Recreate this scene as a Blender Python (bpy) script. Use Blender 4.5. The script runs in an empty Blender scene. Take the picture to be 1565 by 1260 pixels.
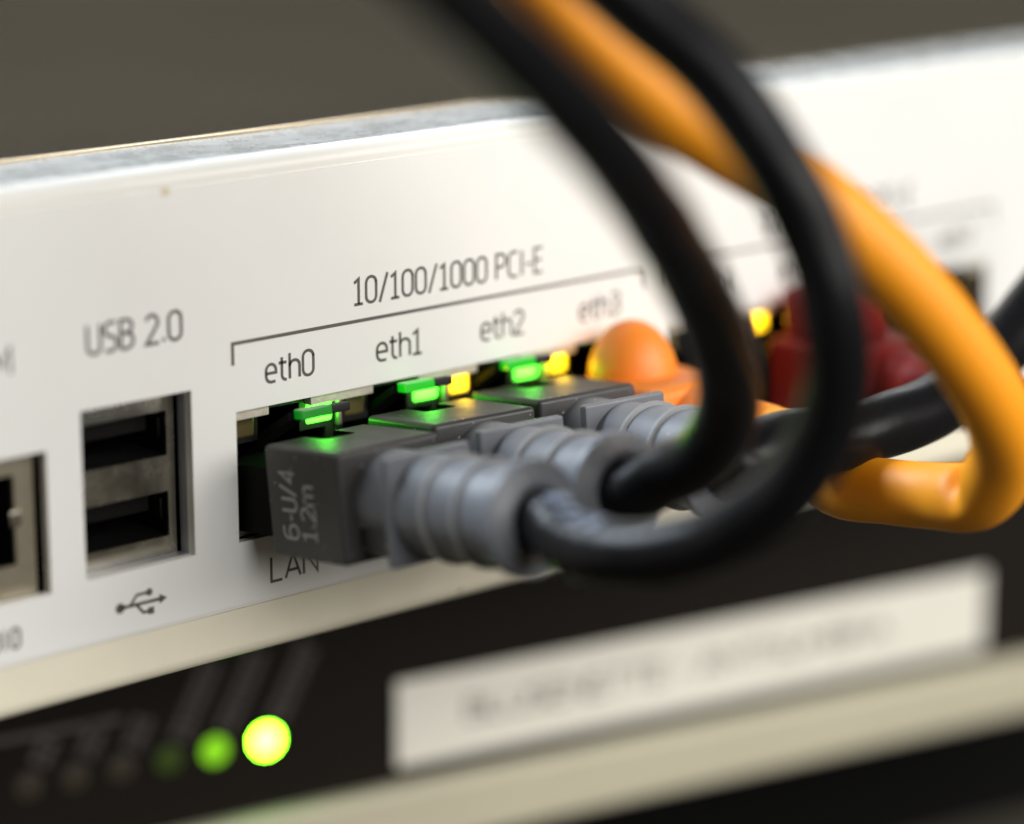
import bpy, bmesh, math, random
from mathutils import Vector, Matrix, Euler
random.seed(7)
R = math.radians
S = 0.001                      # everything below is written in millimetres
scene = bpy.context.scene
col = scene.collection

# ------------------------------------------------------------------ camera
FPX, YAW, PITCH = 4455.8, R(41.661), R(14.221)
CAM = Vector((-169.167, -223.139, 66.122))
W0, H0 = 1565.0, 1260.0
FWD = Vector((math.sin(YAW)*math.cos(PITCH), math.cos(YAW)*math.cos(PITCH), -math.sin(PITCH)))
RGT = Vector((math.cos(YAW), -math.sin(YAW), 0))
UPV = RGT.cross(FWD)
def PX(px, py, d):             # a pixel of the photograph at a known distance (mm) along the view axis
    return CAM + (FWD + RGT*((px-W0/2)/FPX) + UPV*((H0/2-py)/FPX))*d
cd = bpy.data.cameras.new('camera'); cam = bpy.data.objects.new('camera', cd); col.objects.link(cam)
cd.sensor_fit = 'HORIZONTAL'; cd.sensor_width = 36.0; cd.lens = FPX/W0*36.0
cd.clip_start = 0.01; cd.clip_end = 20
cam.location = CAM*S; cam.rotation_euler = (math.pi/2-PITCH, 0, -YAW)
cd.dof.use_dof = True; cd.dof.focus_distance = 0.2890; cd.dof.aperture_fstop = 7.6; cd.dof.aperture_blades = 0
scene.camera = cam

# ------------------------------------------------------------------ light
wd = bpy.data.worlds.new('World'); scene.world = wd; wd.use_nodes = True
bg = wd.node_tree.nodes['Background']; bg.inputs[0].default_value = (0.88, 0.77, 0.58, 1); bg.inputs[1].default_value = 0.07
def area(name, loc, target, sx, sy, power, color):
    l = bpy.data.lights.new(name, 'AREA'); l.shape = 'RECTANGLE'; l.size = sx; l.size_y = sy; l.energy = power; l.color = color
    o = bpy.data.objects.new(name, l); col.objects.link(o); o.location = loc
    o.rotation_euler = (Vector(target)-Vector(loc)).to_track_quat('-Z', 'Y').to_euler(); return o
area('front_ceiling_lamp', (0.22, -0.92, 0.46), (0.05, 0, -0.02), 1.2, 0.6, 16.5, (1.0, 0.985, 0.955))
area('rear_ceiling_lamp', (-0.30, 0.72, 0.82), (0.0, -0.02, 0), 0.6, 0.45, 22.0, (0.80, 0.90, 1.0))
area('front_right_fill', (0.62, -0.80, 0.30), (0.04, 0, -0.02), 0.5, 0.4, 1.5, (1.0, 0.93, 0.82))  # added unseen fill, brightens the panel and the label tape
area('reflection_strip', (1.05, 1.05, 0.62), (0.05, 0, 0.02), 1.0, 0.12, 3.0, (0.90, 0.95, 1.0))  # added unseen strip, puts bright reflections on the top metal
scene.view_settings.view_transform = 'Standard'; scene.view_settings.look = 'None'
scene.view_settings.exposure = 0; scene.view_settings.gamma = 1; scene.view_settings.use_curve_mapping = False
scene.cycles.use_denoising = True
scene.cycles.max_bounces = 10

# ------------------------------------------------------------------ materials
def mat(name, color, rough=0.5, metal=0.0, emit=None, estr=0.0, noise=0.0, nscale=400.0, bump=0.0, bscale=2000.0,
        specks=0.0, speck_col=(0.8, 0.8, 0.78), speck_scale=700.0, sss=0.0, coat=0.0, spec=0.5, trans=0.0, rvar=0.0, bdist=0.0002, stain=0.0):
    m = bpy.data.materials.new(name); m.use_nodes = True
    nt = m.node_tree; N = nt.nodes; L = nt.links; b = N['Principled BSDF']
    b.inputs['Base Color'].default_value = (*color, 1); b.inputs['Roughness'].default_value = rough
    b.inputs['Metallic'].default_value = metal; b.inputs['Specular IOR Level'].default_value = spec
    if coat: b.inputs['Coat Weight'].default_value = coat; b.inputs['Coat Roughness'].default_value = 0.15
    if trans: b.inputs['Transmission Weight'].default_value = trans
    if sss:
        b.inputs['Subsurface Weight'].default_value = sss; b.inputs['Subsurface Radius'].default_value = (1.0, 0.5, 0.2)
        b.inputs['Subsurface Scale'].default_value = 0.0012
    if emit: b.inputs['Emission Color'].default_value = (*emit, 1); b.inputs['Emission Strength'].default_value = estr
    tc = N.new('ShaderNodeTexCoord'); last = None
    if noise or rvar:
        t = N.new('ShaderNodeTexNoise'); t.inputs['Scale'].default_value = nscale; t.inputs['Detail'].default_value = 6
        t.inputs['Roughness'].default_value = 0.65
        L.new(tc.outputs['Object'], t.inputs['Vector'])
        if noise:
            mx = N.new('ShaderNodeMix'); mx.data_type = 'RGBA'
            mx.inputs['A'].default_value = (*[c*(1-noise) for c in color], 1)
            mx.inputs['B'].default_value = (*[min(1, c*(1+noise)) for c in color], 1)
            L.new(t.outputs['Fac'], mx.inputs['Factor']); last = mx.outputs['Result']
        if rvar:
            mr = N.new('ShaderNodeMapRange'); mr.inputs['From Min'].default_value = 0.3; mr.inputs['From Max'].default_value = 0.7
            mr.inputs['To Min'].default_value = max(0.03, rough-rvar); mr.inputs['To Max'].default_value = min(1, rough+rvar)
            L.new(t.outputs['Fac'], mr.inputs['Value']); L.new(mr.outputs['Result'], b.inputs['Roughness'])
    if specks:                                         # dust: sparse pale flecks of uneven size
        v = N.new('ShaderNodeTexVoronoi'); v.inputs['Scale'].default_value = speck_scale; v.inputs['Randomness'].default_value = 1
        n2 = N.new('ShaderNodeTexNoise'); n2.inputs['Scale'].default_value = speck_scale*2.1
        L.new(tc.outputs['Object'], n2.inputs['Vector'])
        ad = N.new('ShaderNodeVectorMath'); ad.operation = 'MULTIPLY_ADD'
        ad.inputs[1].default_value = (0.6/speck_scale,)*3
        L.new(n2.outputs['Color'], ad.inputs[0]); L.new(tc.outputs['Object'], ad.inputs[2]); L.new(ad.outputs[0], v.inputs['Vector'])
        sep = N.new('ShaderNodeSeparateColor'); L.new(v.outputs['Color'], sep.inputs[0])
        size = N.new('ShaderNodeMapRange'); size.inputs['From Min'].default_value = 1-specks; size.inputs['From Max'].default_value = 1
        size.inputs['To Min'].default_value = 0.0; size.inputs['To Max'].default_value = 0.16
        L.new(sep.outputs[0], size.inputs['Value'])
        lt = N.new('ShaderNodeMath'); lt.operation = 'LESS_THAN'; L.new(v.outputs['Distance'], lt.inputs[0]); L.new(size.outputs['Result'], lt.inputs[1])
        mx = N.new('ShaderNodeMix'); mx.data_type = 'RGBA'; mx.inputs['A'].default_value = (*color, 1); mx.inputs['B'].default_value = (*speck_col, 1)
        if last: L.new(last, mx.inputs['A'])
        L.new(lt.outputs[0], mx.inputs['Factor']); last = mx.outputs['Result']
    if last: L.new(last, b.inputs['Base Color'])
    if bump:
        t = N.new('ShaderNodeTexNoise'); t.inputs['Scale'].default_value = bscale; t.inputs['Detail'].default_value = 3
        L.new(tc.outputs['Object'], t.inputs['Vector'])
        bp = N.new('ShaderNodeBump'); bp.inputs['Strength'].default_value = bump; bp.inputs['Distance'].default_value = bdist
        L.new(t.outputs['Fac'], bp.inputs['Height']); L.new(bp.outputs['Normal'], b.inputs['Normal'])
    return m
M = {}
M['film'] = mat('printed_white_film', (0.83, 0.83, 0.805), 0.40, rvar=0.07, noise=0.03, nscale=60, bump=0.06, bscale=1500, bdist=0.0001, specks=0.02, speck_col=(0.45, 0.42, 0.36), speck_scale=220)
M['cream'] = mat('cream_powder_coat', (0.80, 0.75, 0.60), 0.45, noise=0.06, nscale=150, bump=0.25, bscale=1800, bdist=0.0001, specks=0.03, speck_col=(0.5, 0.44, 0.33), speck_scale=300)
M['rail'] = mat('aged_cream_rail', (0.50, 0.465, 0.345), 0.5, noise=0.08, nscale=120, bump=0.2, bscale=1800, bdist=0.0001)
M['cover'] = mat('galvanised_cover', (0.22, 0.185, 0.130), 0.13, metal=0.80, spec=0.3, noise=0.30, nscale=22, specks=0.05, speck_col=(0.22, 0.19, 0.15), speck_scale=700)
M['flange'] = mat('dusty_plated_flange', (0.50, 0.50, 0.48), 0.28, metal=0.35, noise=0.12, nscale=300, bump=0.35, bscale=38, bdist=0.0006, specks=0.12, speck_col=(0.28, 0.27, 0.25), speck_scale=500, rvar=0.08)
M['edge'] = mat('white_painted_edge', (0.78, 0.77, 0.73), 0.42, noise=0.03, nscale=120)
M['ink'] = mat('grey_printing_ink', (0.105, 0.098, 0.088), 0.6)
M['shield'] = mat('tinned_shield_metal', (0.58, 0.52, 0.40), 0.36, metal=0.9, noise=0.25, nscale=500, bump=0.3, bscale=1200, bdist=0.0001)
M['dusty'] = mat('dust_caked_shield', (0.50, 0.46, 0.38), 0.75, metal=0.0, noise=0.35, nscale=900, specks=0.5, speck_col=(0.06, 0.05, 0.04), speck_scale=1500, bump=0.5, bscale=1800)
M['steel'] = mat('bright_shell_steel', (0.66, 0.62, 0.53), 0.24, metal=1.0, noise=0.14, nscale=220, bump=0.15, bscale=160, bdist=0.0002, rvar=0.08)
M['black_plastic'] = mat('black_plastic', (0.008, 0.0075, 0.007), 0.5, noise=0.2, spec=0.25)
M['dark_void'] = mat('dark_moulding_and_shade', (0.004, 0.004, 0.004), 0.8, spec=0.1)
M['tongue'] = mat('usb_tongue_plastic', (0.0025, 0.0023, 0.002), 0.6, spec=0.15)
M['gold'] = mat('gilt_contact', (0.70, 0.52, 0.22), 0.3, metal=1.0)
M['hood'] = mat('dark_grey_moulded_rubber', (0.040, 0.0395, 0.039), 0.46, noise=0.08, nscale=300, bump=0.20, bscale=3500, bdist=0.00008, specks=0.45, speck_scale=1000, speck_col=(0.45, 0.45, 0.42), rvar=0.06)
M['boot'] = mat('blue_grey_soft_boot', (0.150, 0.160, 0.182), 0.42, noise=0.08, nscale=300, bump=0.16, bscale=3200, bdist=0.00008, specks=0.5, speck_scale=1000, speck_col=(0.6, 0.6, 0.57), rvar=0.06)
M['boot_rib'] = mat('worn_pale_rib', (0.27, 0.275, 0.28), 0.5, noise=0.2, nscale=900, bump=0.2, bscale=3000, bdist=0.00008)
M['hood_ink'] = mat('pale_relief_ink', (0.42, 0.44, 0.43), 0.6)
M['black_cable'] = mat('black_pvc_jacket', (0.006, 0.006, 0.007), 0.32, spec=0.16, noise=0.15, nscale=200, bump=0.35, bscale=700, bdist=0.0001)
M['cable_glint'] = mat('painted_cable_glint', (0.20, 0.23, 0.30), 0.5)
M['orange'] = mat('orange_pvc_jacket', (0.95, 0.345, 0.006), 0.56, noise=0.06, nscale=120, sss=0.25, bump=0.10, bscale=500, bdist=0.0001)
M['orange_soft'] = mat('orange_soft_moulding', (0.90, 0.26, 0.025), 0.48, noise=0.05, nscale=200, sss=0.3, bump=0.08, bscale=2500, bdist=0.00008)
M['red'] = mat('red_soft_moulding', (0.27, 0.014, 0.012), 0.5, spec=0.25, noise=0.06, nscale=200, sss=0.1)
M['tip_bright'] = mat('self_glowing_latch', (0.01, 0.12, 0.01), 0.25, emit=(0.004, 1.0, 0.01), estr=0.48)  # own emission stands in for green lamp light inside the latch
M['tip_dim'] = mat('dim_self_glowing_latch', (0.01, 0.08, 0.01), 0.25, emit=(0.0, 1.0, 0.04), estr=0.17)
M['led_green'] = mat('green_led_lens', (0.10, 0.5, 0.08), 0.25, emit=(0.11, 1.0, 0.04), estr=3.2)
M['led_yellow'] = mat('yellow_led_lens', (0.6, 0.4, 0.05), 0.25, emit=(1.0, 0.62, 0.01), estr=2.2)
M['led_off'] = mat('unlit_amber_lens', (0.10, 0.075, 0.03), 0.3)
M['lime_hot'] = mat('lit_lime_led', (0.5, 0.8, 0.1), 0.25, emit=(0.20, 1.0, 0.013), estr=55.0)
M['lime_dim'] = mat('dim_lime_led', (0.2, 0.4, 0.03), 0.25, emit=(0.30, 1.0, 0.005), estr=0.5)
M['lime_faint'] = mat('faint_lime_led', (0.03, 0.04, 0.01), 0.35, emit=(0.35, 1.0, 0.02), estr=0.02)
M['led_brown'] = mat('unlit_brown_led', (0.03, 0.021, 0.011), 0.5)
M['dark_face'] = mat('brown_black_fascia', (0.012, 0.0095, 0.0075), 0.55, spec=0.10, noise=0.12, nscale=200, bump=0.1, bscale=2500, bdist=0.00005)
M['fascia_ink'] = mat('faded_fascia_print', (0.07, 0.062, 0.056), 0.6)
M['tape'] = mat('off_white_label_tape', (0.78, 0.755, 0.67), 0.35, noise=0.03, nscale=100)
M['tape_ink'] = mat('label_tape_ink', (0.09, 0.082, 0.065), 0.6)
M['shelf'] = mat('black_shelf_steel', (0.003, 0.003, 0.003), 0.7, spec=0.1)
M['white_tag'] = mat('wall_inner', (0.35, 0.37, 0.40), 0.35, metal=0.6)

# ------------------------------------------------------------------ mesh helpers (mm in, m out)
def link(name, me, m, parent=None, smooth=True, angle=35):
    if smooth:
        for p in me.polygons: p.use_smooth = True
        me.set_sharp_from_angle(angle=R(angle))
    o = bpy.data.objects.new(name, me); col.objects.link(o)
    if m is not None and not me.materials: me.materials.append(M[m])
    if parent: o.parent = parent
    return o
def build(name, v, f, m, parent=None, smooth=True, angle=35):
    me = bpy.data.meshes.new(name); me.from_pydata([Vector(p)*S for p in v], [], f); me.update()
    bm = bmesh.new(); bm.from_mesh(me); bmesh.ops.recalc_face_normals(bm, faces=bm.faces); bm.to_mesh(me); bm.free()
    return link(name, me, m, parent, smooth, angle)
def empty(name, loc, rot=(0, 0, 0), label=None, cat=None, group=None):
    o = bpy.data.objects.new(name, None); col.objects.link(o); o.location = Vector(loc)*S; o.rotation_euler = rot
    o.empty_display_size = 0.01
    if label: o['label'] = label
    if cat: o['category'] = cat
    if group: o['group'] = group
    return o
def box_mesh(name, x0, x1, y0, y1, z0, z1, bev=0.0, seg=2):
    bm = bmesh.new(); bmesh.ops.create_cube(bm, size=1)
    for v in bm.verts:
        v.co = Vector(((x0+x1)/2+v.co.x*(x1-x0), (y0+y1)/2+v.co.y*(y1-y0), (z0+z1)/2+v.co.z*(z1-z0)))*S
    if bev: bmesh.ops.bevel(bm, geom=bm.edges[:]+bm.verts[:], offset=bev*S, segments=seg, profile=0.5, affect='EDGES')
    me = bpy.data.meshes.new(name); bm.to_mesh(me); bm.free(); return me
def weigh(o):                                          # flat faces stay flat beside their rounded edges
    md = o.modifiers.new('weighted_normal', 'WEIGHTED_NORMAL'); md.keep_sharp = True; md.weight = 100; return o
def box(name, x0, x1, y0, y1, z0, z1, m, parent=None, bev=0.0, seg=2):
    o = link(name, box_mesh(name, x0, x1, y0, y1, z0, z1, bev, seg), m, parent, smooth=bev > 0, angle=40)
    return weigh(o) if bev else o
def plate(name, x0, x1, z0, z1, holes, y0, y1, m, parent):
    """a sheet in the xz plane (front y0, back y1) with rectangular openings cut right through"""
    xs = sorted({x0, x1, *[h[0] for h in holes], *[h[1] for h in holes]}); zs = sorted({z0, z1, *[h[2] for h in holes], *[h[3] for h in holes]})
    solid = {}
    for i in range(len(xs)-1):
        for k in range(len(zs)-1):
            cx, cz = (xs[i]+xs[i+1])/2, (zs[k]+zs[k+1])/2
            solid[i, k] = not any(h[0] < cx < h[1] and h[2] < cz < h[3] for h in holes)
    v, f, idx = [], [], {}
    def vi(i, k, y):
        key = (i, k, y)
        if key not in idx: idx[key] = len(v); v.append((xs[i], y, zs[k]))
        return idx[key]
    for (i, k), s in solid.items():
        if not s: continue
        f.append([vi(i, k, y0), vi(i+1, k, y0), vi(i+1, k+1, y0), vi(i, k+1, y0)])
        f.append([vi(i, k, y1), vi(i, k+1, y1), vi(i+1, k+1, y1), vi(i+1, k, y1)])
        for di, dk, a, b in ((-1, 0, (i, k), (i, k+1)), (1, 0, (i+1, k+1), (i+1, k)), (0, -1, (i+1, k), (i, k)), (0, 1, (i, k+1), (i+1, k+1))):
            if not solid.get((i+di, k+dk), False):
                f.append([vi(*a, y0), vi(*b, y0), vi(*b, y1), vi(*a, y1)])
    return build(name, v, f, m, parent, smooth=False)
def extrude_x(name, prof, x0, x1, m, parent, nx=1, closed=True, angle=30):
    v, f = [], []; n = len(prof)
    for j in range(nx+1):
        x = x0+(x1-x0)*j/nx
        v += [(x, p[0], p[1]) for p in prof]
    for j in range(nx):
        for i in range(n if closed else n-1):
            a, b = i, (i+1) % n
            f.append([j*n+a, j*n+b, (j+1)*n+b, (j+1)*n+a])
    if closed: f.append(list(range(n))); f.append([nx*n+i for i in range(n)])
    return weigh(build(name, v, f, m, parent, True, angle))
def lathe(name, prof, m, parent, seg=40, axis='y', cap=True, off=(0, 0, 0)):
    """profile of (s, r): s runs along -y (outwards from the panel), r is the radius"""
    v, f = [], []
    for s, r in prof:
        for i in range(seg):
            a = 2*math.pi*i/seg; v.append((off[0]+r*math.cos(a), off[1]-s, off[2]+r*math.sin(a)))
    n = len(prof)
    for j in range(n-1):
        for i in range(seg):
            f.append([j*seg+i, j*seg+(i+1) % seg, (j+1)*seg+(i+1) % seg, (j+1)*seg+i])
    if cap: f.append(list(range(seg))); f.append([(n-1)*seg+i for i in range(seg)])
    return build(name, v, f, m, parent, True, 40)
def spline(pts, sub=14):
    P = [Vector(p) for p in pts]; P = [P[0]*2-P[1]]+P+[P[-1]*2-P[-2]]; out = []
    for i in range(1, len(P)-2):                     # centripetal Catmull-Rom
        p0, p1, p2, p3 = P[i-1:i+3]
        t0 = 0; t1 = t0+max(1e-4, (p1-p0).length)**.5; t2 = t1+max(1e-4, (p2-p1).length)**.5; t3 = t2+max(1e-4, (p3-p2).length)**.5
        for k in range(sub):
            t = t1+(t2-t1)*k/sub
            a1 = p0*((t1-t)/(t1-t0))+p1*((t-t0)/(t1-t0)); a2 = p1*((t2-t)/(t2-t1))+p2*((t-t1)/(t2-t1)); a3 = p2*((t3-t)/(t3-t2))+p3*((t-t2)/(t3-t2))
            b1 = a1*((t2-t)/(t2-t0))+a2*((t-t0)/(t2-t0)); b2 = a2*((t3-t)/(t3-t1))+a3*((t-t1)/(t3-t1))
            out.append(b1*((t2-t)/(t2-t1))+b2*((t-t1)/(t2-t1)))
    out.append(P[-2]); return out
def frames(path):
    T = [(path[min(i+1, len(path)-1)]-path[max(i-1, 0)]).normalized() for i in range(len(path))]
    n = Vector((0, 0, 1)); n = (n-T[0]*n.dot(T[0])).normalized(); F = []
    for t in T:
        n = (n-t*n.dot(t)).normalized(); F.append((t, n, t.cross(n)))
    return F
def tube(name, path, rad, m, parent, seg=24, inv=None, shape=None):
    F = frames(path); v, f = [], []
    for i, (p, (t, n, b)) in enumerate(zip(path, F)):
        for k in range(seg):
            a = 2*math.pi*k/seg; ra, rb = (rad, rad)
            q = n*math.cos(a)+b*math.sin(a)
            if shape:
                ra = shape(i/(len(path)-1), q, a)
            q = p+q*ra
            v.append(inv @ q if inv else q)
    for j in range(len(path)-1):
        for k in range(seg):
            f.append([j*seg+k, j*seg+(k+1) % seg, (j+1)*seg+(k+1) % seg, (j+1)*seg+k])
    f.append(list(range(seg))); f.append([(len(path)-1)*seg+k for k in range(seg)])
    return build(name, v, f, m, parent, True, 60)

# ------------------------------------------------------------------ single-stroke lettering
def arc(cx, cy, rx, ry, a0, a1, n=8):
    return [(cx+rx*math.cos(R(a0+(a1-a0)*i/n)), cy+ry*math.sin(R(a0+(a1-a0)*i/n))) for i in range(n+1)]
def rr(x0, y0, x1, y1, r, ry=None):
    ry = ry or r*1.15
    p = arc(x1-r, y1-ry, r, ry, 0, 90, 5)+arc(x0+r, y1-ry, r, ry, 90, 180, 5)+arc(x0+r, y0+ry, r, ry, 180, 270, 5)+arc(x1-r, y0+ry, r, ry, 270, 360, 5)
    return p+[p[0], p[1]]
G = {
 '0': (.43, [rr(0, 0, .43, 1, .205, .25)]),
 'O': (.46, [rr(0, 0, .46, 1, .21, .25)]),
 '1': (.36, [[(.0, .84), (.19, .98), (.19, .0)], [(.0, .0), (.36, .0)]]),
 '2': (.42, [arc(.20, .76, .20, .24, 165, 0, 8)+[(.40, .66), (.0, .0), (.43, .0)]]),
 '3': (.40, [arc(.18, .76, .20, .24, 150, -60, 9)+[(.12, .53)], [(.12, .53)]+arc(.18, .27, .22, .26, 75, -150, 10)]),
 '4': (.46, [[(.34, .0), (.34, 1.0), (.0, .28), (.46, .28)]]),
 '6': (.52, [[(.46, 1.0), (.28, 1.0)]+arc(.26, .7, .26, .3, 90, 180, 5)+arc(.26, .31, .26, .31, 180, 505, 20)]),
 'e': (.40, [[(.0, .36), (.40, .36)]+[(.40, .46)]+arc(.2, .46, .2, .26, 0, 180, 8)+[(.0, .26)]+arc(.2, .26, .2, .26, 180, 280, 6)+[(.37, .01)]]),
 't': (.28, [[(.10, .92), (.10, .2)]+arc(.26, .2, .16, .2, 180, 270, 5)+[(.29, .0)], [(-.03, .70), (.29, .70)]]),
 'h': (.40, [[(.0, 1.03), (.0, .0)], [(.0, .5)]+arc(.2, .5, .2, .22, 170, 0, 8)+[(.40, .0)]]),
 'm': (.62, [[(.0, .7), (.0, .0)], [(.0, .5)]+arc(.155, .5, .155, .2, 170, 0, 7)+[(.31, .0)], [(.31, .5)]+arc(.465, .5, .155, .2, 170, 0, 7)+[(.62, .0)]]),
 '/': (.34, [[(.0, -.06), (.34, 1.06)]]),
 '-': (.24, [[(.0, .42), (.24, .42)]]),
 '.': (.08, [[(.04, .0), (.04, .14)]]),
 ' ': (.16, []),
 'P': (.42, [[(.0, .0), (.0, 1.0), (.2, 1.0)]+arc(.2, .74, .22, .26, 90, -90, 9)+[(.0, .48)]]),
 'C': (.40, [[(.40, .98), (.24, 1.0)]+arc(.22, .74, .22, .26, 90, 180, 5)+[(.0, .26)]+arc(.22, .26, .22, .26, 180, 270, 5)+[(.40, .02)]]),
 'I': (.12, [[(.06, .0), (.06, 1.0)]]),
 'E': (.36, [[(.36, 1.0), (.0, 1.0), (.0, .0), (.36, .0)], [(.0, .52), (.32, .52)]]),
 'U': (.44, [[(.0, 1.0), (.0, .24)]+arc(.22, .24, .22, .24, 180, 360, 9)+[(.44, 1.0)]]),
 'S': (.40, [[(.38, .98), (.2, 1.0)]+arc(.2, .76, .2, .24, 95, 230, 7)+arc(.19, .26, .21, .26, 50, -90, 8)+[(.0, .02)]]),
 'B': (.42, [[(.0, .0), (.0, 1.0), (.2, 1.0)]+arc(.2, .77, .19, .23, 90, -90, 8)+[(.0, .54)], [(.2, .54)]+arc(.2, .27, .22, .27, 90, -90, 8)+[(.0, .0)]]),
 'L': (.36, [[(.0, 1.0), (.0, .0), (.36, .0)]]),
 'A': (.50, [[(.0, .0), (.25, 1.0), (.50, .0)], [(.09, .30), (.41, .30)]]),
 'N': (.46, [[(.0, .0), (.0, 1.0), (.46, .0), (.46, 1.0)]]),
 'M': (.58, [[(.0, .0), (.0, 1.0), (.29, .3), (.58, 1.0), (.58, .0)]]),
 'T': (.44, [[(.22, .0), (.22, 1.0)], [(.0, 1.0), (.44, 1.0)]]),
 'R': (.44, [[(.0, .0), (.0, 1.0), (.2, 1.0)]+arc(.2, .75, .21, .25, 90, -90, 8)+[(.0, .5)], [(.22, .5), (.44, .0)]]),
}
def ribbon(poly, w, v, f, fn):
    P = [Vector(p) for p in poly]; Q = [P[0]]
    for p in P[1:]:
        if (p-Q[-1]).length > 1e-5: Q.append(p)
    P = Q; n = len(P); base = len(v)
    for i in range(n):
        d0 = (P[i]-P[i-1]).normalized() if i else (P[1]-P[0]).normalized()
        d1 = (P[i+1]-P[i]).normalized() if i < n-1 else d0
        n0, n1 = Vector((-d0.y, d0.x)), Vector((-d1.y, d1.x)); mt = n0+n1
        mt = mt.normalized() if mt.length > 1e-4 else n0
        k = w/2/max(0.45, mt.dot(n0))
        v.append(fn(P[i]+mt*k)); v.append(fn(P[i]-mt*k))
    for i in range(n-1):
        a = base+2*i; f.append([a, a+1, a+3, a+2])
def text_width(s, h, xs, gap): return sum(G[c][0]*h*xs+gap*h for c in s)-gap*h
def text(name, s, h, fn, m, parent, xs=1.0, gap=.17, sw=.115, align='c', width=None):
    """strokes of the string at cap height h; fn maps flat (a, b) mm to a 3-D point"""
    if width: xs *= (width+gap*h-gap*h*len(s))/max(.01, text_width(s, h, xs, gap)+gap*h-gap*h*len(s))
    w = text_width(s, h, xs, gap); x = {'c': -w/2, 'l': 0, 'r': -w}[align]; v, f = [], []
    for c in s:
        gw, polys = G[c]
        for p in polys: ribbon([(x+a*h*xs, b*h) for a, b in p], sw*h, v, f, fn)
        x += gw*h*xs+gap*h
    return build(name, v, f, m, parent, smooth=False)

# =================================================================== the white appliance
P = 13.97
XL, XR = -120.0, 190.0
app = empty('network_appliance', (0, 0, -29.0), label='white rack network appliance with grey cover, USB and ethernet ports above the dark unit', cat='network appliance')
Z0 = 29.0
def onapp(o): o.location = Vector((0, 0, Z0*S)); return o
PORTS = [(i, i*P) for i in range(4)]+[(4+i, 59.1+i*P) for i in range(4)]
holes = [(-6.55, 48.65, -16.8, -3.55), (52.4, 107.2, -16.8, -3.55), (-24.4, -11.8, -17.0, -0.5), (-42.4, -28.3, -17.4, -3.6)]
onapp(plate('faceplate', XL, XR, -23.2, 19.2, holes, 0.0, 0.25, 'film', app))
onapp(plate('front_wall', XL, XR, -23.6, 19.4, [(a-.12, b+.12, c-.12, d+.12) for a, b, c, d in holes], 0.25, 1.25, 'edge', app))
# rolled lower lip and rolled upper edge
prof = [(1.25, -23.65), (.22, -23.65)]+[(.22+1.7*(1-math.cos(R(a))), -27.3-1.7*math.sin(R(a))) for a in range(0, 91, 10)]+[(7, -29.0), (7, -27.8), (1.25, -27.2)]
onapp(extrude_x('bottom_lip', prof, XL, XR, 'cream', app, nx=60))
prof = [(1.25, 19.4), (.22, 19.4)]+[(.22+1.8*(1-math.cos(R(a))), 19.75+1.45*math.sin(R(a))) for a in range(0, 91, 10)]+[(2.3, 21.2), (2.3, 20.2), (1.25, 19.8)]
onapp(extrude_x('top_edge', prof, XL, XR, 'edge', app, nx=60))
# top flange behind the rolled edge: slightly dished sheet
v, f = [], []; nx, ny = 120, 8
for j in range(ny+1):
    for i in range(nx+1):
        x = XL+(XR-XL)*i/nx; t = j/ny; y = 2.3+t*13.4
        dish = -0.10*math.sin(math.pi*t)*(1+math.sin(x*.11)+.5*math.sin(x*.23+1)) if 0 < t < 1 else 0
        v.append((x, y, 21.2-.30*t+dish))
for j in range(ny):
    for i in range(nx):
        a = j*(nx+1)+i; f.append([a, a+1, a+nx+2, a+nx+1])
onapp(build('top_flange', v, f, 'flange', app))
onapp(box('cover', XL, XR, 14.3, 330, 20.75, 21.25, 'cover', app, bev=0.18))
onapp(box('bottom_pan', XL, XR, 7.05, 330, -29.0, -27.9, 'shelf', app))
onapp(box('rear_wall', XL, XR, 328, 329.5, -27.85, 20.7, 'shelf', app))
for x in (XL, XR-1.2): onapp(box('side_wall', x, x+1.2, 1.3, 327.9, -27.85, 20.5, 'cream', app))

# printing on the faceplate
def face(cx, cz, y=-0.03): return lambda p: (cx+p[0], y, cz+p[1])
lt = dict(m='ink', parent=app)
for g0 in (0.0, 59.1):
    onapp(text('speed_lettering', '10/100/1000 PCI-E', 2.62, face(g0+20.95, 5.0), width=25.3, sw=.12, **lt))
    v, f = [], []
    ribbon([(g0-6.8, 1.15), (g0-6.8, 3.3), (g0+48.7, 3.3), (g0+48.7, 1.15)], .36, v, f, lambda p: (p[0], -.03, p[1]))
    onapp(build('bracket_line', v, f, 'ink', app, smooth=False))
for i, x in PORTS[:4]: onapp(text('port_lettering', 'eth%d' % i, 2.5, face(x+.1, -1.22), width=5.85, sw=.125, **lt))
G.update({'5': (.40, [[(.38, 1.0), (.04, 1.0), (.02, .56)]+arc(.18, .3, .22, .3, 110, -140, 11)]),
          '7': (.42, [[(.0, 1.0), (.42, 1.0), (.14, .0)]])})
for i, x in PORTS[4:]: onapp(text('port_lettering', 'eth%d' % i, 2.5, face(x+.1, -1.22), width=5.85, sw=.125, **lt))
onapp(text('usb_lettering', 'USB 2.0', 2.75, face(-18.05, 4.75), width=10.6, sw=.13, **lt))
onapp(text('lan_lettering', 'LAN', 2.5, face(.2, -21.6), width=5.8, sw=.12, **lt))
onapp(text('console_lettering', 'COM', 2.5, face(-31.7, 4.3), align='r', width=6.0, sw=.13, **lt))
onapp(text('console_symbol', 'IOIO', 1.9, face(-32.0, -21.8), align='r', sw=.16, gap=.32, **lt))
v, f = [], []; fn = face(-18.3, -20.5)
ribbon([(-2.4, 0), (2.3, 0)], .34, v, f, fn)
ribbon([(-1.3, 0), (-.5, .95), (.75, .95)], .30, v, f, fn); ribbon([(-.6, 0), (.2, -.95), (.9, -.95)], .30, v, f, fn)
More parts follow.
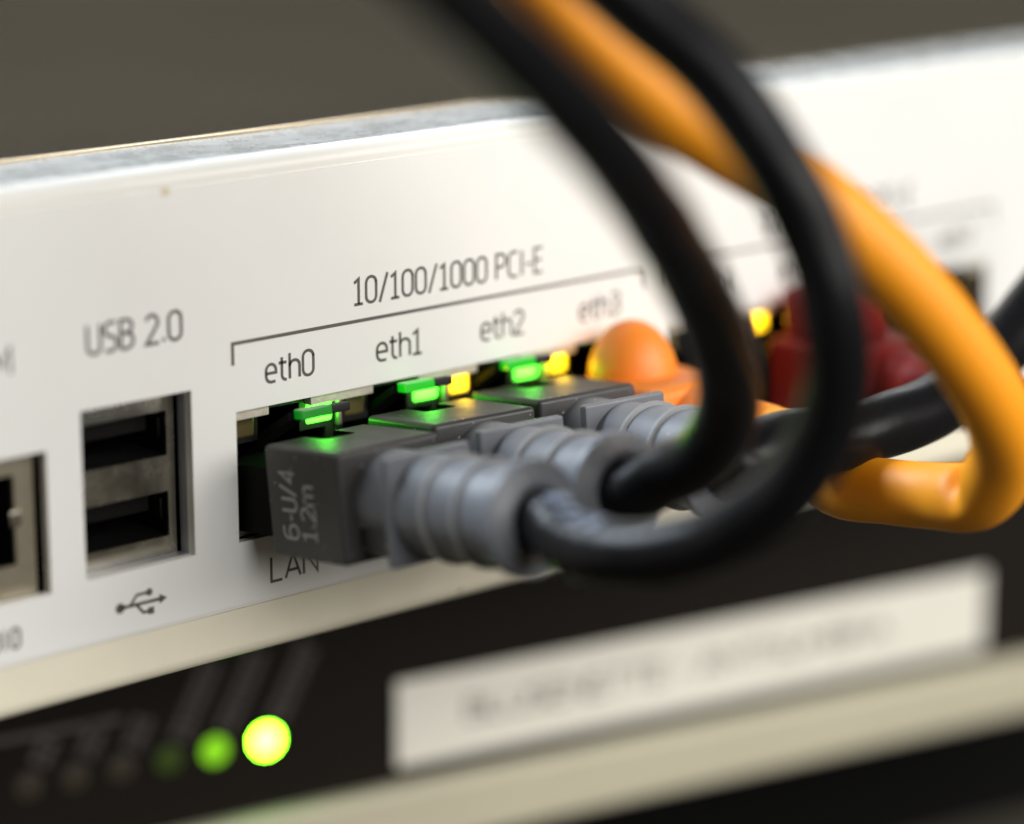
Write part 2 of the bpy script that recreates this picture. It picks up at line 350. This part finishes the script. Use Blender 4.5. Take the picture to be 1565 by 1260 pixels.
def disc(cx, cz, r, n=16):
    b = len(v)
    for k in range(n): v.append(fn((cx+r*math.cos(2*math.pi*k/n), cz+r*math.sin(2*math.pi*k/n))))
    f.append(list(range(b, b+n)))
disc(-2.45, 0, .52); disc(.95, .95, .38)
b = len(v); v += [fn(p) for p in ((.75, -1.3), (1.45, -1.3), (1.45, -.6), (.75, -.6))]; f.append([b, b+1, b+2, b+3])
b = len(v); v += [fn(p) for p in ((2.1, -.5), (3.0, 0), (2.1, .5))]; f.append([b, b+1, b+2])
onapp(build('usb_symbol', v, f, 'ink', app, smooth=False))
# small glue stain on the film's top edge
v, f = [], []
for k in range(14):
    a = 2*math.pi*k/14; v.append((-14.1+random.uniform(.4, .75)*math.cos(a), -.02, 19.0+random.uniform(.35, .7)*math.sin(a)))
f.append(list(range(14))); M['glue'] = mat('glue_stain', (.70, .62, .47), .5)
onapp(build('glue_stain', v, f, 'glue', app, smooth=False))

# ethernet jacks: one moulding per port, with two lamps and tinned shield tabs
LIT = {0: ('led_off', 'led_green'), 1: ('led_off', 'led_green'), 2: ('led_yellow', 'led_green'), 3: ('led_yellow', 'led_green'),
       4: ('led_off', 'led_off'), 5: ('led_yellow', 'led_off'), 6: ('led_off', 'led_off'), 7: ('led_off', 'led_off')}
def lamp(name, loc, power, color, rad, parent):
    l = bpy.data.lights.new(name, 'POINT'); l.energy = power; l.color = color; l.shadow_soft_size = rad*S
    o = bpy.data.objects.new(name, l); col.objects.link(o); o.parent = parent; o.location = Vector(loc)*S
    return o
for i, x in PORTS:
    j = onapp(plate('ethernet_jack', x-P/2+.02, x+P/2-.02, -17.6, -2.6, [(x-5.9, x+5.9, -16.0, -7.4), (x-2.6, x+2.6, -7.4, -4.4)], 1.9, 3.2, 'black_plastic', app))
    box('jack_cavity', x-6.4, x+6.4, 13, 14, -16.6, -4.0, 'dark_void', j)
    for a in (-6.4, 6.2): box('cavity_wall', x+a, x+a+.2, 3.25, 12.9, -16.6, -4.0, 'dark_void', j)
    box('cavity_floor', x-6.1, x+6.1, 3.25, 12.9, -16.6, -16.4, 'dark_void', j); box('cavity_roof', x-6.1, x+6.1, 3.25, 12.9, -4.2, -4.0, 'dark_void', j)
    for n in range(8): box('contact', x-3.6+n*1.02, x-3.2+n*1.02, 4.5, 10.5, -15.9, -15.6, 'gold', j)
    for k, (cx, hw) in enumerate(((x-4.35, 1.4), (x+5.05, 1.75))):
        o = box('led_lens', cx-hw, cx+hw, 1.75, 2.3, -6.95, -4.6, LIT[i][k], j, bev=.4, seg=3)
        if LIT[i][k] == 'led_green': lamp('led_glow', (cx, .9, -5.6), .0010, (.10, 1, .04), .7, j)
        if LIT[i][k] == 'led_yellow': lamp('led_glow', (cx, .9, -5.6), .0006, (1, .62, .02), .7, j)
    box('shield_tab', x+P/2-4.0, x+P/2+4.0, .45, 1.8, -4.6, -3.58, 'dusty', j, bev=.12)
    box('shield_post', x+P/2+.05, x+P/2+.55, 1.25, 1.85, -7.4, -4.4, 'shield', j, bev=.1)
    box('shield_sill', x-6.6, x+6.6, 1.45, 1.85, -16.75, -16.1, 'shield', j, bev=.1)
    if i in (0, 4): box('shield_tab', x-7.2, x-2.2, .45, 1.8, -4.6, -3.58, 'dusty', j, bev=.12)

# double USB socket
u = onapp(plate('usb_socket', -25.0, -12.15, -17.45, -.75, [(-24.2, -13.0, -7.2, -2.75), (-24.2, -13.0, -15.3, -10.8)], 2.6, 3.0, 'steel', app))
onapp(plate('usb_sleeve', -25.0, -12.15, -17.45, -.75, [(-24.6, -12.6, -17.05, -1.15)], 3.01, 15, 'steel', app))
onapp(plate('usb_opening_rim', -25.6, -11.0, -18.0, .4, [(-24.5, -11.75, -17.1, -.42)], 1.26, 2.5, 'white_tag', app))
for z0 in (-7.2, -15.3):
    box('slot_lining', -24.3, -12.8, 13, 13.4, z0-.1, z0+4.5, 'dark_void', u)
    box('slot_floor', -24.3, -12.95, 3.05, 13, z0-.35, z0-.05, 'dark_void', u)
    box('slot_roof', -24.3, -12.95, 3.05, 13, z0+4.5, z0+4.7, 'dark_void', u)
    box('slot_wall', -12.95, -12.8, 3.05, 13, z0-.04, z0+4.45, 'tongue', u); box('slot_wall', -24.5, -24.3, 3.05, 13, z0-.04, z0+4.45, 'tongue', u)
    tg = box('tongue', -23.9, -14.1, 4.3, 12.9, z0+2.3, z0+4.1, 'tongue', u, bev=.15)
    box('spring_leaf', -13.4, -13.05, 3.5, 8, z0+1.6, z0+3.6, 'tongue', u, bev=.1)
# console socket at the left
c = onapp(plate('console_socket', -42.6, -28.9, -17.5, -3.5, [(-40.7, -31.0, -14.4, -5.7), (-38.2, -33.5, -16.1, -14.4)], 1.5, 2.0, 'shield', app))
onapp(plate('console_sleeve', -42.6, -28.9, -17.5, -3.5, [(-42.2, -29.3, -17.1, -3.9)], 2.01, 14, 'shield', app))
box('socket_lining', -42.1, -29.4, 12.5, 13, -17, -4, 'dark_void', c)
box('cavity_wall', -30.9, -30.7, 2.05, 12.4, -14.4, -5.7, 'dark_void', c); box('cavity_wall', -41, -40.8, 2.05, 12.4, -14.4, -5.7, 'dark_void', c)
box('cavity_floor', -41, -30.7, 2.05, 12.4, -16.6, -16.2, 'dark_void', c); box('cavity_roof', -41, -30.7, 2.05, 12.4, -5.6, -5.3, 'dark_void', c)
box('spring_tab', -31.6, -30.4, 1.25, 1.6, -10.7, -9.2, 'steel', c, bev=.15)

# =================================================================== grey booted patch cables
def hood_mesh():
    me = box_mesh('plug_hood', -6.3, 6.3, -11.6, 0, -5.45, 5.45, bev=.5, seg=3); me.materials.append(M['hood']); me.materials.append(M['dark_void'])
    cut = box_mesh('cut', -1.6, 2.3, -3.9, 2, .6, 8, bev=.6, seg=3); cut.materials.append(M['hood']); cut.materials.append(M['dark_void'])
    for p in cut.polygons: p.material_index = 1  # notch walls coloured near-black to paint in the shade
    a = bpy.data.objects.new('a', me); b = bpy.data.objects.new('b', cut); col.objects.link(a); col.objects.link(b)
    md = a.modifiers.new('m', 'BOOLEAN'); md.object = b; md.operation = 'DIFFERENCE'; md.solver = 'EXACT'
    dg = bpy.context.evaluated_depsgraph_get(); out = bpy.data.meshes.new_from_object(a.evaluated_get(dg)); out.name = 'plug_hood'
    bpy.data.objects.remove(a); bpy.data.objects.remove(b); return out
HOOD = hood_mesh()
def xf(e):                                             # world mm -> local mm of an Empty
    m = Matrix.LocRotScale(Vector(e.location)/S, e.rotation_euler, None); return m.inverted(), m
def ringprof(s, r0, r1, w):
    return [(s-w/2-.06, r0-.3), (s-w/2, r1-.1), (s-w/4, r1), (s+w/4, r1), (s+w/2, r1-.1), (s+w/2+.06, r0-.3)]
def grey_patch(x, y0, z0, tilt, yaw, label, path, rad=2.9, marks=False, tip='tip_bright'):
    e = empty('patch_cable', (x, y0, z0), Euler((-tilt, 0, yaw)), label, 'ethernet cable', 'grey booted patch cables in the appliance')
    inv, mw = xf(e)
    weigh(link('plug_hood', HOOD, 'hood', e, True, 32))
    box('plug_body', -5.8, 5.8, .02, 9, -3.8, 3.0, 'dark_void', e, bev=.2)
    # release lever: dark arm out of the socket, tip with lamp light painted by emission
    v = [(-2.6, 9, 2.9), (-.6, 9, 2.9), (-2.6, .4, 7.1), (-.6, .4, 7.1), (-2.6, .4, 7.9), (-.6, .4, 7.9), (-2.6, 9, 3.9), (-.6, 9, 3.9)]
    lv = build('latch_lever', v, [[0, 1, 3, 2], [2, 3, 5, 4], [4, 5, 7, 6], [6, 7, 1, 0], [0, 2, 4, 6], [1, 7, 5, 3]], 'dark_void', e, smooth=False)
    box('lever_tip', -1.9, 1.85, -.9, .5, 7.15, 8.12, tip, lv, bev=.12); box('lever_unlit_end', 1.87, 4.1, -.9, .2, 7.2, 8.05, 'black_plastic', lv, bev=.15)  # black block stands in for the tip's unlit end
    box('boot_neck', -4.3, 4.3, -16.4, -11.5, -4.6, .0, 'hood', e, bev=.4)
    lathe('boot_collar', [(11.4, 4.8), (13, 4.75), (16.6, 4.7)], 'boot', e, off=(0, 0, .1))
    box('boot_flange', -5.15, 5.15, -17.5, -16.4, -5.3, 5.2, 'boot', e, bev=.32)
    bt = lathe('boot', [(17.4, 4.85), (19, 4.85), (24, 4.75), (29, 4.7), (30.55, 4.72), (30.6, 5.4), (30.8, 5.55), (31.5, 5.55), (31.8, 5.4), (31.95, 4.9), (32.6, 3.8), (32.4, 3.1), (31.8, 2.85), (30.0, 2.8)], 'boot', e, seg=48)
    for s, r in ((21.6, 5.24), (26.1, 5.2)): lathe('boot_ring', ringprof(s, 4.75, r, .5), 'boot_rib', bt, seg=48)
    ax = [mw @ Vector((0, -s, 0)) for s in (28, 31.5, 33.5)]
    pts = spline(ax+path, 24)
    n = len(pts)-1; L_ = [0]                            # twisted pairs show through the jacket; ripples just outside the boot
    for k in range(n): L_.append(L_[-1]+(pts[k+1]-pts[k]).length)
    def wr(t, q, a):
        s_ = L_[round(t*n)]; w = math.exp(-((s_-12)/4.5)**2) if marks else 0
        return rad*(1+.05*w*math.sin(s_*3.3+.5*math.sin(a))*(.7+.3*math.sin(s_*1.3))+.022*math.sin(2*a+s_*.62+x)*(.6+.4*math.sin(s_*.23+x)))
    cb = tube('cable_jacket', pts, rad, 'black_cable', e, inv=inv, shape=wr)
    if marks:                                          # bluish quads paint a broken highlight on the jacket just outside the boot
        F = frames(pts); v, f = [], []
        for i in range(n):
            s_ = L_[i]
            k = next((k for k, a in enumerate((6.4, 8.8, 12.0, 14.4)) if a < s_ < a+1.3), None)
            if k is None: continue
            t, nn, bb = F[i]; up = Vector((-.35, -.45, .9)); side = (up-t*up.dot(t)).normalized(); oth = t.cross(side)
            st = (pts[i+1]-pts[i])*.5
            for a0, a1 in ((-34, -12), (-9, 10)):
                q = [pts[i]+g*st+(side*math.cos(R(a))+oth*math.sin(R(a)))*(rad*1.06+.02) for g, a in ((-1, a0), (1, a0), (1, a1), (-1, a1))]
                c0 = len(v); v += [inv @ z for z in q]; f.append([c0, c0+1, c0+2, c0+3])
        build('jacket_glints', v, f, 'cable_glint', cb, smooth=False)
    return e
T0 = R(6.8)
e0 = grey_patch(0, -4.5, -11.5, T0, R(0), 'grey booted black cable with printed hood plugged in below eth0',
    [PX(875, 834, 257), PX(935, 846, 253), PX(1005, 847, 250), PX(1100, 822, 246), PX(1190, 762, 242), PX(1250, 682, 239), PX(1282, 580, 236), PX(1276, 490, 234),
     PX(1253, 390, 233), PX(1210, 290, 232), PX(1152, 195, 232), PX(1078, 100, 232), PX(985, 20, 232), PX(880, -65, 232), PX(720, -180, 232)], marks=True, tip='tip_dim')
fn = lambda cs, cz: (lambda p: (-6.33, -(cs-p[1]), cz+p[0]))
text('hood_lettering', '6-U/4', 2.3, fn(4.6, -.1), 'hood_ink', e0, width=6.7, sw=.13)
text('hood_lettering', '1.2m', 2.1, fn(7.4, -.8), 'hood_ink', e0, width=5.3, sw=.14)
grey_patch(P, -3.4, -11.3, T0, R(-4), 'grey booted black cable plugged in below eth1, looping up over the panel',
    [PX(1010, 728, 268), PX(1065, 703, 265), PX(1104, 655, 261), PX(1116, 595, 256), PX(1100, 520, 248), PX(1060, 430, 238), PX(990, 312, 225), PX(905, 200, 213),
     PX(800, 90, 204), PX(692, -10, 197), PX(560, -130, 190)])
grey_patch(2*P, -3.2, -11.2, T0, R(-4), 'grey booted black cable plugged in below eth2, running off low past the orange cable',
    [PX(1200, 678, 283), PX(1280, 670, 287), PX(1360, 648, 292), PX(1430, 620, 298), PX(1490, 573, 305), PX(1550, 508, 312), PX(1620, 420, 320), PX(1720, 300, 330)], rad=3.3)

# =================================================================== domed orange and red cables
def dome_patch(x, y0, z0, tilt, m, mc, label, cat, path, rad, shape=None, boxy=False):
    e = empty('patch_cable', (x, y0, z0), Euler((-tilt, 0, 0)), label, cat)
    inv, mw = xf(e)
    me = box_mesh('plug_hood', -7.0, 7.0, -13.5, 0, -5.4, 5.0, bev=.8 if boxy else 1.2, seg=4); weigh(link('plug_hood', me, m, e, True, 60))
    box('plug_body', -5.8, 5.8, -.4, 9, -3.8, 3.2, 'black_plastic', e, bev=.2)
    prof = [(4.75*math.sin(R(a)), 6.2*math.cos(R(a))) for a in range(0, 96, 6)]     # (r, height) of the bubble over the latch
    v, f, n = [], [], 40
    for r, h in prof:
        for k in range(n): v.append((r*math.cos(2*math.pi*k/n), -3.6+r*1.02*math.sin(2*math.pi*k/n), 4.6+h))
    for j in range(len(prof)-1):
        for k in range(n): f.append([j*n+k, j*n+(k+1) % n, (j+1)*n+(k+1) % n, (j+1)*n+k])
    if boxy: weigh(link('latch_guard', box_mesh('latch_guard', -4.6, 4.6, -8.5, -.3, 4.4, 10.6, bev=1.3, seg=4), m, e, True, 60))
    else: build('latch_bubble', v, f, m, e, True, 80)
    lathe('boot', [(13.0, 4.6), (15, 4.4), (19, 3.9), (23.5, 3.5), (24, 3.2), (23.5, 2.9)], m, e)
    ax = [mw @ Vector((0, -s, 0)) for s in (19, 23, 25)]
    tube('cable_jacket', spline(ax+path, 22), rad, mc, e, inv=inv, shape=shape, seg=40)
    return e
KINK = 7.05/17                                         # where the jacket has creased on the inside of its tight bend
INNER = (PX(1400, 640, 276)-PX(1497, 757, 277)).normalized()
def orange_shape(t, q, a):
    d = (t-KINK)*17; inner = max(0, q.dot(INNER)); side = 1-abs(q.dot(INNER))
    fold = math.exp(-(d/.20)**2)*inner**1.5*.50
    lip = (math.exp(-((d-.5)/.25)**2)+math.exp(-((d+.5)/.25)**2))*inner*.05
    flat = math.exp(-(d/.9)**2)*.10*side
    return 3.25*(1-fold+lip+flat)
eo = dome_patch(3*P, -2.2, -11.7, R(5), 'orange_soft', 'orange', 'orange cable with bubble topped plug below eth3, looping up between the black cables', 'ethernet cable',
    [PX(1225, 690, 297), PX(1285, 742, 291), PX(1350, 751, 287), PX(1425, 758, 283), PX(1497, 757, 277), PX(1536, 695, 270), PX(1520, 620, 264), PX(1440, 500, 258),
     PX(1345, 392, 254), PX(1222, 288, 251), PX(1110, 220, 250), PX(1020, 165, 249), PX(900, 60, 248), PX(790, -60, 247), PX(660, -200, 246)], 3.25, orange_shape)
dome_patch(59.1+P, -2.2, -11.7, R(3), 'red', 'red', 'dark red cable with boxy plug behind the orange cable', 'ethernet cable',
    [PX(1400, 590, 318), PX(1490, 600, 315), PX(1580, 625, 312), PX(1690, 640, 310)], 3.0, boxy=True)

# =================================================================== the dark unit underneath
AL = R(11.6)
LS = 352/332                                           # the unit stands well back under the appliance
PL = PX(407, 1132, 352)
low = empty('network_switch', PL+Vector((0, 0, -16.6*LS)), (0, 0, -AL), 'dark fronted network switch with lime lamps and label tape under the white appliance', 'network switch')
ZL = 16.6; low.scale = (LS, LS, LS)
def onlow(o): o.location = Vector((0, 0, ZL*S)); return o
onlow(box('fascia', -120, 170, 0, 1.5, -8.6, 19, 'dark_face', low, bev=.2))
prof = [(1.6, -16.5), (-.6, -16.5)]+[(-1.4-.8*math.sin(R(a)), -15.2-1.3*math.cos(R(a))) for a in range(0, 91, 15)]+[(-1.4-.8*math.cos(R(a)), -9.6+1.2*math.sin(R(a))) for a in range(0, 91, 15)]+[(-.02, -8.4), (-.02, -8.7), (1.6, -8.7)]
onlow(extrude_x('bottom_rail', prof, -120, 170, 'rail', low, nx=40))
onlow(box('housing', -120, 170, 1.7, 240, -16.3, 18.8, 'dark_face', low))
for k, (x, mm) in enumerate(zip((0, -6.4, -12.0, -17.7, -23.2, -28.6), ('lime_hot', 'lime_dim', 'lime_faint', 'led_brown', 'led_brown', 'led_brown'))):
    v, f, n = [], [], 20
    for s, r in ((.05, 1.7), (-.04, 1.7), (-.09, 1.4), (-.14, .75), (-.16, .2)):
        for q in range(n): v.append((x+r*math.cos(2*math.pi*q/n), s, r*math.sin(2*math.pi*q/n)))
    for j in range(4):
        for q in range(n): f.append([j*n+q, j*n+(q+1) % n, (j+1)*n+(q+1) % n, (j+1)*n+q])
    f.append(list(range(n))); f.append([4*n+q for q in range(n)])
    onlow(build('status_led', v, f, mm, low, True, 60))
    # two rows of slanted print climbing away from each lamp, too worn to read
    v, f = [], []; rng = random.Random(k)
    ca, sa = math.cos(R(62)), math.sin(R(62))
    for row in (-.75, .75):
        t = 2.6
        while t < (12 if k < 3 else 6.0):
            L_ = rng.uniform(.5, 1.0)
            ribbon([(x+t*ca-row*sa, t*sa+row*ca), (x+(t+L_)*ca-row*sa, (t+L_)*sa+row*ca)], 1.05, v, f, lambda p: (p[0], -.03, p[1]))
            t += L_+.28
    onlow(build('lamp_print', v, f, 'fascia_ink', low, smooth=False))
v, f = [], []
ribbon([(-38, 5.9), (-17.5, 5.9)], .8, v, f, lambda p: (p[0], -.03, p[1])); onlow(build('group_line', v, f, 'fascia_ink', low, smooth=False))
lowlabel = onlow(box('label_tape', 16.6, 103.8, -.35, -.02, -6.5, 4.1, 'tape', low, bev=.1))
text('label_lettering', 'BLUSENETTE - AMTSUMBRA', 2.6, lambda p: (57+p[0], -.38, -2.3+p[1]), 'tape_ink', lowlabel, width=62, sw=.15)

# black shelf that carries the lower unit
sh = empty('rack_shelf', PL+Vector((0, 0, -16.6*LS-3.0)), (0, 0, -AL), 'black steel rack shelf in shadow beneath the dark unit', 'shelf')
box('shelf_plate', -140, 190, 10, 240, 1.6, 3.0, 'shelf', sh, bev=.2); box('shelf_lip', -140, 190, 60, 61.5, -45, 1.55, 'shelf', sh, bev=.2)
